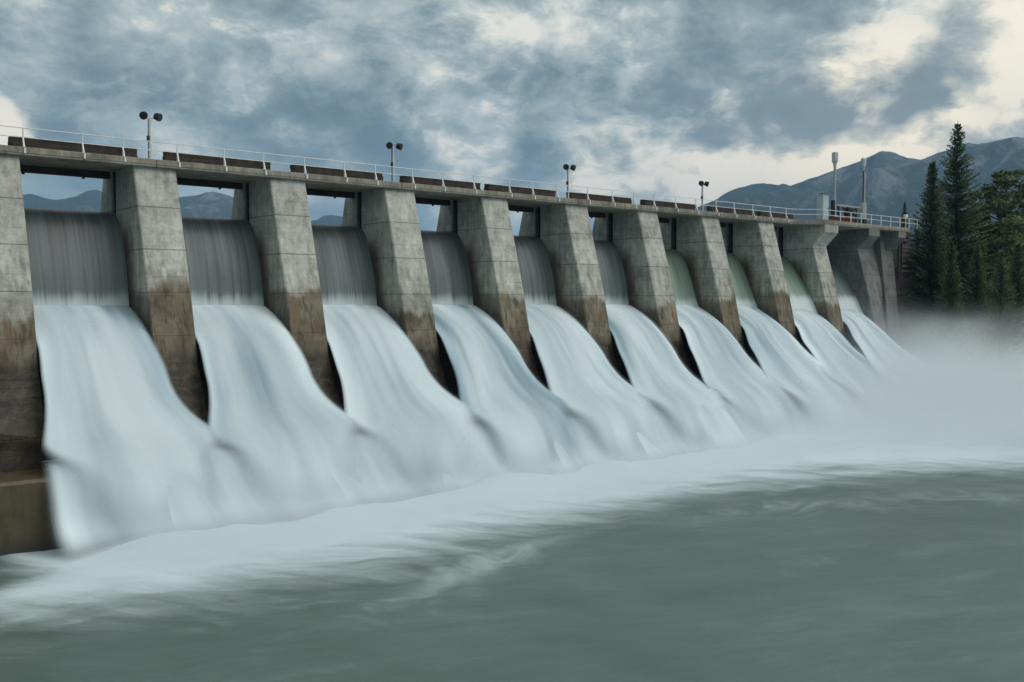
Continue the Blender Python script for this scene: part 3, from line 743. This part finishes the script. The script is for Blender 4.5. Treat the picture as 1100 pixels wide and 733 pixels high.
# white water racing along the apron and over its edge into the pool
def build_cascade():
    xs = np.arange(12.8, 106, 0.28)
    prof = [(56.0, -8.15), (54.0, -8.0), (52.6, -7.90), (51.2, -7.72), (50.1, -7.62), (49.35, -7.80), (48.85, -8.35), (48.35, -9.15), (47.95, -10.0), (47.45, -10.8), (46.6, -11.45), (45.2, -11.85)]
    y, z, q = resample(prof, 46)
    vs = []; uv = []; fade = []
    for j in range(46):
        fv = j/45
        for x in xs:
            bay = (x - (PX[0]+PW) - 3.0)/SP
            lobe = math.cos(2*math.pi*(bay - 0.28*(fv-.3)))
            far = sm(70, 100, x)
            h = 0.20*lobe + 0.40*mnoise.fractal(Vector((x*0.16 - fv*.5, fv*0.6, 4.0)), 1.0, 2.0, 3)
            h = (h + 0.12)*sm(0.12, .36, fv)
            dxr = 1.0*sm(.3, 1, fv)
            sp = far*(2.5*fv)
            vs.append((x + dxr*sm(14, 20, x) + .5*(1-fv)*sm(16, 13, x), y[j] - h*0.85 - sp, z[j] + max(-.05, h*0.45*(1-fv)) + far*0.5)); uv.append((x - q[j]*0.08, q[j]))
            fade.append(sm(12.9 + .5*sm(.6, .3, fv), 14.0 + .5*sm(.6, .3, fv), x)*sm(0.10, .33, fv)*sm(0.03, .26, 1-fv))
    nu = len(xs); idx = np.arange(nu*46).reshape(46, nu)
    f = np.stack([idx[:-1, :-1].ravel(), idx[:-1, 1:].ravel(), idx[1:, 1:].ravel(), idx[1:, :-1].ravel()], 1)
    o = mesh_obj('cascade_water', vs, f.tolist(), M['cascade'], None, True, (0, 0, 0), uv, {'fade': fade})
    return tag(o, kind='structure')
build_cascade()

# ------------------------------------------------------------------ things on the deck
# timber stacks behind the railing
STACKS = [(14.45, 21.18), (22.87, 29.56), (31.24, 38.0), (39.77, 46.6), (47.4, 54.25), (55.95, 63.1), (64.8, 71.8), (73.9, 80.9), (81.4, 87.0)]
SLAB = ['leftmost dark timber stack on the deck, nearest the viewer', 'dark timber stack on the deck just right of the nearest lamp post', 'dark timber stack on the deck ending left of the second lamp post',
        'dark timber stack on the deck just right of the second lamp post', 'dark timber stack on the deck ending left of the third lamp post', 'dark timber stack on the deck just right of the third lamp post',
        'dark timber stack on the deck ending at the farthest lamp post', 'dark timber stack on the deck just right of the farthest lamp post', 'rightmost short timber stack on the deck, towards the pale cabinet']
for (a, b_), lb in zip(STACKS, SLAB):
    t_ = empty('timber_stack', ((a+b_)/2, 58.4, DECK_T), lb, 'timber stack', 'timber stacks lying along the deck')
    l = (b_-a)/2
    for k, (z0, z1) in enumerate(((0.0, 0.20), (0.205, 0.41), (0.415, 0.62))):
        j = 0.03*math.sin(k*2.1+a)
        MB().box(-l+j, l+j, -0.33+.02*k, 0.3, z0, z1, 0.015).build('beam', M['timber'] if k < 2 else M['timber'], t_)
    MB().box(-l, l, -0.34, 0.31, 0.623, 0.655, 0.008).build('cap_board', M['timber_top'], t_)

# railing with knee braces along the spillway deck
POSTS = [14.9, 17.95, 20.15, 23.3, 26.2, 28.8, 31.65, 34.6, 37.0, 40.05, 42.65, 45.5, 48.9, 51.25, 53.8, 57.2, 60.1, 62.7, 65.25, 68.1, 70.9, 73.8, 76.5, 79.4, 82.2, 84.85]
RY = 57.52
rail = empty('railing', (50, RY, DECK_T), 'long white two-bar railing with triangular knee braces along the deck front', 'railing')
rb = MB().tube([(-50-30, 0, 1.04), (86.3-50, 0, 1.04)], 0.026, 8); rb.build('top_rail', M['white_paint'], rail)
rb = MB().tube([(-50-30, 0, 0.54), (86.3-50, 0, 0.54)], 0.024, 8); rb.build('mid_rail', M['white_paint'], rail)
prng = random.Random(4)
post_me = None
for x in [-1, 2.0, 5.2, 8.4, 11.6] + POSTS:
    if post_me is None:
        p = MB().box(-.028, .028, -.028, .028, -0.05, 1.05).build('post', M['white_paint'], rail); post_me = p.data
        br = MB().prism([(-.03, .52), (.03, .52), (-.28, -.28), (-.345, -.28)], -.035, .035).box(-.05, .05, -.36, -.302, -.34, -.06).build('knee_brace', M['white_paint'], p); br_me = br.data
    else:
        p = bpy.data.objects.new('post', post_me); C.objects.link(p); p.parent = rail
        br = bpy.data.objects.new('knee_brace', br_me); C.objects.link(br); br.parent = p
    p.location = (x-50, 0, 0)
# straight railing round the wider right end
rail2 = empty('railing', (96, 55.75, DECK_T), 'short straight white railing around the wider right end of the deck', 'railing')
path = [(-9.7, 1.77), (-7.3, 0.0), (13.4, 0.0)]
for nm, z in (('top_rail', 1.04), ('mid_rail', 0.54)):
    MB().tube([(x, y, z) for x, y in path], 0.028, 8).build(nm, M['white_paint'], rail2)
for x in (-7.3, -4.2, -2.2, -0.2, 1.8, 3.8, 5.8, 7.8, 9.8, 11.6, 13.3):
    MB().box(x-.035, x+.035, -.035, .035, 0, 1.05).build('post', M['white_paint'], rail2)

# lamp posts with two floodlights
LAMPS = [(21.85, 'nearest white lamp post with two black floodlights, above the leftmost full pier'), (38.70, 'second lamp post from the left, white pole with two dark floodlights'),
         (55.40, 'third lamp post from the left, slim pole against pale cloud'), (72.30, 'farthest and smallest lamp post, just left of the mountain ridge')]
lamp_parts = None
def flood(sx):
    ang = R(32)*sx
    v = []
    prof = [(0.0, .12), (0.05, .20), (0.26, .235), (0.36, .24)]
    mb = MB(); pts = []; rad = []
    d = Vector((math.sin(ang)*1.0, -math.cos(ang), -0.35)).normalized()
    base = Vector((0.30*sx, 0.05, 2.60))
    mb.tube([base + d*a for a, _ in prof], [r for _, r in prof], 10)
    gl = MB().tube([base + d*0.355, base + d*0.372], 0.215, 10)
    yk = MB().tube([(0.22*sx, 0, 2.42), (0.30*sx, .05, 2.42), tuple(base + d*0.08)], 0.03, 6)
    return mb, gl, yk
for i, (x, lb) in enumerate(LAMPS):
    L_ = empty('lamp_post', (x, 57.85, DECK_T), lb, 'lamp post', 'lamp posts along the deck')
    if lamp_parts is None:
        lamp_parts = []
        lamp_parts.append((MB().tube([(0, 0, 0), (0, 0, 2.50)], [.062, .052], 10).box(-.13, .13, -.13, .13, 0, .03).build('pole', M['white_paint'], L_), []))
        lamp_parts.append((MB().tube([(-.11, .03, 0), (-.11, .03, 2.38)], .028, 6).build('conduit', M['dark_metal'], L_), []))
        lamp_parts.append((MB().box(-.20, -.07, -.07, .07, 1.10, 1.40, .01).build('switch_box', M['dark_metal'], L_), []))
        lamp_parts.append((MB().tube([(-.28, 0, 2.44), (.28, 0, 2.44)], .032, 8).build('crossarm', M['galv'], L_), []))
        for sx in (-1, 1):
            mb, gl, yk = flood(sx)
            f_ = mb.build('floodlight', M['dark_metal'], L_)
            lamp_parts.append((f_, [gl.build('lens', M['glass'], f_), yk.build('yoke', M['dark_metal'], f_)]))
    else:
        for p, subs in lamp_parts:
            c = p.copy(); C.objects.link(c); c.parent = L_
            for s_ in subs: d_ = s_.copy(); C.objects.link(d_); d_.parent = c

# control cabinet on the corbelled pier
cb = empty('control_cabinet', (90.1, 56.75, DECK_T), 'tall pale blue metal cabinet standing on the corbelled pier head', 'cabinet')
MB().box(-.55, .55, -.35, .35, 0.06, 2.62, .02).build('housing', M['pale_panel'], cb)
MB().box(-.50, .50, -.30, .30, 0, .06).build('plinth', M['galv'], cb)
dr = MB().box(-.50, .50, -.385, -.352, .15, 2.50, .008).build('door', M['pale_panel'], cb)
MB().box(.36, .40, -.42, -.386, 1.15, 1.40, .005).build('handle', M['dark_metal'], dr)
sd_ = MB().box(-.585, -.552, -.29, .29, .15, 2.50, .008).build('side_panel', M['pale_panel'], cb)
MB().box(-.60, .60, -.40, .40, 2.62, 2.68, .01).build('roof', M['galv'], cb)
MB().tube([(-.3, 0, 2.70), (.05, .05, 2.74), (.3, -.05, 2.71)], .10, 8).box(-.35, .25, -.12, .12, 2.68, 2.80).build('vent', M['dark_metal'], cb)

# two hoist masts
def mast(name, loc, label, h, thick, hw, hh, mat, dark):
    o = empty(name, loc, label, 'mast')
    MB().tube([(0, 0, 0), (0, 0, h-hh)], [thick, thick*.8], 12).build('pole', mat, o)
    MB().tube([(0, 0, h-hh-.45), (0, 0, h-hh-.05), (0, 0, h-hh+.05), (0, 0, h-.08), (0, 0, h)], [thick*.85, hw*.78, hw, hw, hw*.82], 12).build('head', M['pale_head'], o)
    MB().box(-.30, .30, -.30, .30, 0, .9, .03).build('base_box', M['galv'] if not dark else M['dark_metal'], o)
    return o
M['pale_head'] = plain('pale_mast_head', (0.50, 0.55, 0.54), 0.5, 0.0, 0.08, 2.0)
m1 = mast('mast', (95.3, 58.6, DECK_T), 'thick pale mast with a bulky pale head, left one of the pair beyond the cabinet', 7.7, .17, .33, 1.0, M['galv'], False)
MB().box(-.42, -.17, -.2, .2, .9, 2.6, .03).build('gearbox', M['dark_metal'], m1)
m2 = mast('mast', (101.0, 58.6, DECK_T), 'slender dark mast with a small pale head, right one of the pair beyond the cabinet', 7.6, .10, .27, .85, M['galv'], True)
MB().box(.06, .30, -.12, .12, 1.2, 6.0, .02).build('side_channel', M['galv'], m2)
MB().tube([(-.16, -.1, 0), (-.16, -.1, 6.2)], .07, 6).build('cable', M['dark_metal'], m2)
MB().box(-.45, .38, -.25, .25, .9, 2.7, .04).build('gearbox', M['galv'], m2)
hf = empty('hoist_frame', (98.2, 58.6, DECK_T), 'low steel hoist frame with diagonal braces between the two masts', 'frame')
MB().box(-2.4, 2.3, -.12, .12, 2.02, 2.22, .02).build('top_beam', M['galv'], hf)
for x in (-2.1, -.3, 1.4): MB().box(x-.09, x+.09, -.09, .09, 0, 2.02).build('leg', M['dark_metal'], hf)
MB().tube([(-2.1, 0, .6), (-1.2, 0, 2.0)], .07, 6).build('brace', M['dark_metal'], hf)
MB().tube([(-.3, 0, .8), (-1.2, 0, 2.0)], .07, 6).build('brace', M['dark_metal'], hf)
MB().box(-.6, .7, -.3, .3, 1.1, 1.95, .04).build('motor', M['dark_metal'], hf)
MB().box(.7, 1.0, -.18, .18, 1.3, 1.75, .03).build('end_cover', M['galv'], hf)
rbm = empty('rusty_girder', (95.0, 57.6, DECK_T), 'reddish brown rusty girder lying behind the right end railing', 'girder')
MB().box(-2.4, 2.6, -.22, .22, 0.62, .70).build('top_flange', M['rust'], rbm); MB().box(-2.4, 2.6, -.03, .03, .08, .62).build('web', M['rust'], rbm); MB().box(-2.4, 2.6, -.22, .22, 0, .08).build('bottom_flange', M['rust'], rbm)

# little white box on the railing end post
sg = empty('white_box', (105.6, 56.05, DECK_T), 'small white equipment box on a post at the right end of the deck', 'box')
MB().box(-.04, .04, -.04, .04, 0, 1.15).build('post', M['white_paint'], sg); MB().box(-.22, .22, -.16, .16, 1.15, 1.52, .02).build('housing', M['white_paint'], sg)

# dark timber slat wall at the end of the dam
tw = empty('slat_wall', (107.0, 56.6, 3.2), 'dark timber slat wall at the right end of the dam beside the spruces', 'slat wall')
for x in (-1.75, -1.2): MB().box(x-.11, x+.11, -.11, .11, -0.6, 5.1).build('post', M['timber'], tw)
MB().box(2.3, 2.5, -.1, .1, -0.6, 4.9).build('post', M['timber'], tw)
for k in range(8): MB().box(-1.05, 2.6, -.10, .10, .2+k*.58, .44+k*.58, .01).build('slat', M['timber_top'], tw)

# ------------------------------------------------------------------ trees
def spruce_mesh(h, r, seed, dens=1.0):
    rg = random.Random(seed); vs = []; fs = []; tint = []
    def tri(a, b_, c, t_):
        k = len(vs); vs.extend((a, b_, c)); fs.append((k, k+1, k+2)); tint.extend((t_, t_, t_))
    z = h*0.06; nz = Vector((0, 0, 1))
    side = [1.0 + 0.18*math.sin(k*1.7+seed) for k in range(8)]
    while z < h*0.985:
        fz = z/h
        R_ = r*((1-fz)**0.90)*(0.80 + 0.35*rg.random())*(min(1, fz*5+.55))
        nb = int((7 if fz < .8 else 5)*dens + rg.random()*2); a0 = rg.random()*6.28
        for k in range(nb):
            az = a0 + k*6.283/nb + rg.uniform(-.25, .25)
            ln = R_*rg.uniform(.65, 1.18)*side[int(az/6.283*8) % 8] + 0.12
            d = Vector((math.cos(az), math.sin(az), 0)); sd2 = Vector((-d.y, d.x, 0))
            droop = -0.42*(1-fz)**0.7 + 0.38*fz
            tb = rg.random()
            ns = max(4, int(ln*4.6))
            zj = z + rg.uniform(-.12, .12)
            for s in range(ns):
                t_ = (s+.6)/ns
                p = d*(ln*t_) + nz*(zj + ln*(droop*t_ + 0.30*t_*t_))
                w_ = (0.42*(1-t_*.65)*min(1.25, .35+ln*.3))*rg.uniform(.75, 1.2)
                for sgn in (-1, 1):
                    q = p + sd2*(sgn*w_) + d*(w_*.75) + nz*rg.uniform(-.26, -.02)
                    tri(p - d*.16, p + d*.16 + nz*.04, q, min(1, max(0, .25 + .5*t_ + (tb-.5)*.6)))
                if rg.random() < .75:
                    q = p + nz*(-rg.uniform(.18, .48)*min(1, .4+ln*.25)) + d*rg.uniform(0, .2)
                    tri(p - sd2*.10, p + sd2*.10, q, .1 + .4*tb)
            e = d*(ln*1.06) + nz*(zj + ln*(droop + .32)); b0 = d*(ln*.82) + nz*(zj + ln*(droop*.82 + .2))
            tri(b0 - sd2*.09, b0 + sd2*.09, e, .9)
        z += h*0.0155*(1.15 - .45*fz)*rg.uniform(.8, 1.25)
    for k in range(5):
        az = k*1.257; tri(Vector((math.cos(az)*.09, math.sin(az)*.09, h*.95)), Vector((math.cos(az+1.2)*.09, math.sin(az+1.2)*.09, h*.95)), Vector((0, 0, h*1.015)), .8)
    return vs, fs, tint
def bushy_mesh(h, r, seed, z0=0.25, leaf=0.26, clumps=70, per=90):
    rg = random.Random(seed); vs = []; fs = []; tint = []
    limbs = []
    for c in range(clumps):
        t_ = rg.random(); fz = z0 + (1-z0)*t_
        rad = r*(math.sin(math.pi*min(1, .16+.80*t_))**0.7)*rg.uniform(.35, 1.08)
        az = rg.random()*6.283
        cc = Vector((math.cos(az)*rad, math.sin(az)*rad, h*fz)); limbs.append(cc)
        cr = rg.uniform(.35, .62)*r*.42; tb = rg.random()
        for k in range(per):
            d = Vector((rg.gauss(0, 1), rg.gauss(0, 1), rg.gauss(0, .62)))
            d = d.normalized()*(rg.random()**.45)*cr
            p = cc + Vector((d.x, d.y, d.z*.62))
            a = Vector((rg.gauss(0, 1), rg.gauss(0, 1), rg.gauss(0, 1))).normalized()*leaf*rg.uniform(.6, 1.2)
            b_ = a.cross(Vector((rg.gauss(0, 1), rg.gauss(0, 1), rg.gauss(0, 1)))).normalized()*leaf*.5
            k0 = len(vs); vs.extend((p-a, p+b_, p+a, p-b_)); fs.append((k0, k0+1, k0+2, k0+3)); tt = min(1, max(0, .2+.7*tb + rg.uniform(-.15, .15))); tint.extend([tt]*4)
    return vs, fs, tint, limbs
def crown_obj(name, data, mat, parent):
    return mesh_obj(name, data[0], data[1], mat, parent, attrs={'tint': data[2]})
PROTO = {}
def spruce(x, y, h, r, seed, label, group=None, rz=0.0, variant=None):
    z = ground_h(x, y) - 0.3
    o = empty('spruce_tree', (x, y, z), label, 'tree', group); o.rotation_euler.z = rz
    key = ('s', variant if variant is not None else seed)
    if key in PROTO:
        ph, ch = PROTO[key]; s = h/ph
        for c0 in ch:
            c = c0.copy(); C.objects.link(c); c.parent = o
        o.scale = (s*r, s*r, s) if variant is not None else (s, s, s)
        return o
    rr = r if variant is None else h*0.2
    t_ = MB().tube([(0, 0, -.6), (0.03, 0, h*.3), (0, .03, h*.7), (0, 0, h)], [h*.014, h*.0105, h*.005, .02], 8).build('trunk', M['bark'], o, True)
    c_ = crown_obj('crown', spruce_mesh(h, rr, seed), M['needles'], o)
    PROTO[key] = (h, [t_, c_])
    return o
def bushy(x, y, h, r, seed, label, name='pine_tree', mat='leaves', z0=.25, leaf=.26, clumps=70, per=90, group=None, rz=0.0, key=None, cat='tree', dz=-0.3):
    z = ground_h(x, y) + dz
    o = empty(name, (x, y, z), label, cat, group); o.rotation_euler.z = rz
    if key in PROTO:
        ph, pr, ch = PROTO[key]
        for c0 in ch:
            c = c0.copy(); C.objects.link(c); c.parent = o
        o.scale = (r/pr, r/pr, h/ph); return o
    d = bushy_mesh(h, r, seed, z0, leaf, clumps, per)
    mb = MB()
    if cat == 'tree':
        mb.tube([(0, 0, -.5), (.05, 0, h*.35), (0, .1, h*.7), (.05, 0, h*.95)], [h*.018, h*.014, h*.008, .03], 8)
        for cc in d[3][::3]:
            zb = max(h*.15, cc.z - Vector((cc.x, cc.y)).length*.7)
            mb.tube([(0, 0, zb), tuple(cc*.55 + Vector((0, 0, zb))*.42), tuple(cc)], [h*.006, h*.004, .02], 5)
        nm = 'trunk'
    else:
        for cc in d[3][::4]: mb.tube([(0, 0, -.2), tuple(cc*.5), tuple(cc)], [.035, .025, .01], 4)
        nm = 'stem'
    t_ = mb.build(nm, M['bark'], o, True)
    c_ = crown_obj('crown' if cat == 'tree' else 'foliage', d, M[mat], o)
    if key: PROTO[key] = (h, r, [t_, c_])
    return o

def at(u, v, t_):          # a spot measured along a sight line, metres of range t_
    d = direction(u, v); return d[0]*t_, d[1]*t_
def range_h(u, vtop, depth):
    d = direction(u, vtop); return d[0]*depth, d[1]*depth, d[2]*depth

x, y, zt = range_h(1029, 131, 128); spruce(x, y, zt-ground_h(x, y)+.3, 5.3, 11, 'tallest spruce on the right bank, standing clear against the sky', rz=0.4)
x, y, zt = range_h(1002, 171, 124); spruce(x, y, zt-ground_h(x, y)+.3, 4.3, 23, 'second tallest spruce, close left of the tallest one at the end of the dam', rz=1.0)
SPR = [(1050, 262, 121, 'low dark spruce in front of the tallest spruce on the right bank'), (1022, 258, 118, 'short dark spruce at the front of the bank beside the slat wall'),
       (1094, 258, 122, 'short spruce at the right edge of the picture, low on the bank'), (1060, 215, 140, 'mid-height spruce just right of the tallest spruce, behind the front row'),
       (1076, 268, 118, 'lowest front spruce between the bushy pine and the shrubs'), (1118, 232, 130, 'spruce cut by the right edge of the picture'),
       (972, 217, 190, 'small distant spruce behind the railing and white box'), (985, 236, 170, 'tiny distant spruce between the white box and the two tall spruces')]
for k, (u, v, dep, lb) in enumerate(SPR):
    x, y, zt = range_h(u, v, dep); spruce(x, y, max(4.0, zt-ground_h(x, y)+.3), 1.0 if k < 6 else .85, 40+k % 3, lb, 'smaller spruces on the right bank', rz=k*1.3, variant=k % 3)
PIN = [(1082, 184, 136, 4.6, 'rounded bushy pine with lit crown, right of the tallest spruce'), (1112, 195, 140, 4.4, 'bushy pine cut off by the right edge of the picture'), (1048, 222, 136, 3.4, 'bushy green tree squeezed between the tallest spruce and the rounded pine'), (1098, 222, 128, 4.2, 'low spreading pine in front of the rounded one, near the right edge')]
for k, (u, v, dep, r, lb) in enumerate(PIN):
    x, y, zt = range_h(u, v, dep); bushy(x, y, zt-ground_h(x, y)+.3, r, 70+k, lb, z0=.22, leaf=.26, clumps=85, per=95, group='bushy pines on the right bank', rz=k*2.0)
SHR = [(950, 303, 113, 2.2, 1.8, 'yellow green shrub growing at the foot of the wing wall'), (1012, 318, 113, 3.0, 2.1, 'leafy shrub hanging over the rocks below the second tallest spruce'), (1035, 322, 112, 2.8, 2.0, 'leafy shrub hanging over the rocks below the tallest spruce'),
       (1062, 322, 112, 3.0, 2.2, 'leafy shrub on the rock edge below the rounded pine'), (1088, 314, 113, 3.2, 2.3, 'leafy shrub on the rock edge at the far right'), (988, 300, 115, 2.8, 1.9, 'dark shrub between the slat wall and the rocks'),
       (1000, 333, 111, 2.0, 1.7, 'small shrub low on the dark rocks under the slat wall'), (1048, 338, 111, 2.2, 1.8, 'small shrub halfway down the rock face below the tallest spruce'), (1076, 336, 111, 2.2, 1.9, 'small shrub halfway down the rock face below the rounded pine'), (1097, 332, 111, 2.4, 2.0, 'low shrub down the rock face at the right edge of the picture')]
for k, (u, v, dep, h, r, lb) in enumerate(SHR):
    x, y, zt = range_h(u, v, dep); bushy(x, y, h, r, 90+k, lb, name='shrub', mat='shrub', z0=.1, leaf=.17, clumps=26, per=90, group='shrubs on the rocky right bank', rz=k*1.1, key=('b', k % 2), cat='shrub')

# ------------------------------------------------------------------ mist and air
def build_mist():
    x0, x1, y0, y1, z0, z1 = 14, 190, 14, 60, WATER-0.3, 1.5
    m = bpy.data.materials.new('drifting_spray'); m.use_nodes = True
    t = NT(m.node_tree); o = t.n('ShaderNodeOutputMaterial')
    pos = t.n('ShaderNodeNewGeometry').outputs['Position']
    x, y, z = t.xyz(pos)[0:3]
    n = t.noise(t.vm('MULTIPLY', pos, (0.06, 0.10, 0.16)), 1.0, 3.0, 0.5)
    far = t.smooth(x, 54.0, 102.0)
    hgt = t.m('ADD', 1.1, t.m('MULTIPLY', far, 2.7))
    hz = t.m('DIVIDE', t.m('SUBTRACT', z, WATER), t.m('MULTIPLY', hgt, t.m('ADD', 0.5, n)))
    fall = t.m('POWER', 2.718, t.m('MULTIPLY', t.m('MULTIPLY', hz, hz), -0.6))
    yn = t.smooth(y, 60.0, 54.0)
    near = t.m('MULTIPLY', t.m('MULTIPLY', t.smooth(y, 39.0, 46.0), t.smooth(x, 14.0, 18.0)), 0.30)
    yfar = t.m('SUBTRACT', 44.0, t.m('MULTIPLY', far, 24.0))
    fw = t.m('MULTIPLY', t.m('MULTIPLY', far, 0.58), t.smooth(y, t.m('SUBTRACT', yfar, 5.0), t.m('ADD', yfar, 8.0)))
    fw = t.m('MULTIPLY', fw, t.smooth(x, 190.0, 140.0))
    dens = t.m('MULTIPLY', t.m('ADD', near, fw), t.m('MULTIPLY', fall, t.smooth(z, 1.4, -2.0)))
    dens = t.m('MULTIPLY', dens, t.smooth(y, 14.0, 18.0))
    v = t.n('ShaderNodeVolumePrincipled'); v.inputs['Color'].default_value = (0.90, 0.95, 0.98, 1); v.inputs['Anisotropy'].default_value = 0.1
    t.link(dens, v.inputs['Density']); t.link(v.outputs[0], o.inputs['Volume'])
    ob = MB().box(x0, x1, y0, y1, z0, z1).build('mist', m)
    return tag(ob, kind='stuff')
build_mist()

def build_haze():
    m = bpy.data.materials.new('hazy_air'); m.use_nodes = True
    t = NT(m.node_tree); o = t.n('ShaderNodeOutputMaterial')
    v = t.n('ShaderNodeVolumePrincipled'); v.inputs['Color'].default_value = (0.40, 0.67, 1.0, 1); v.inputs['Density'].default_value = 1.1e-4
    t.link(v.outputs[0], o.inputs['Volume'])
    ob = MB().box(-9500, 9500, -9500, 9500, -16.5, 900).build('haze', m)
    return tag(ob, kind='stuff')
build_haze()
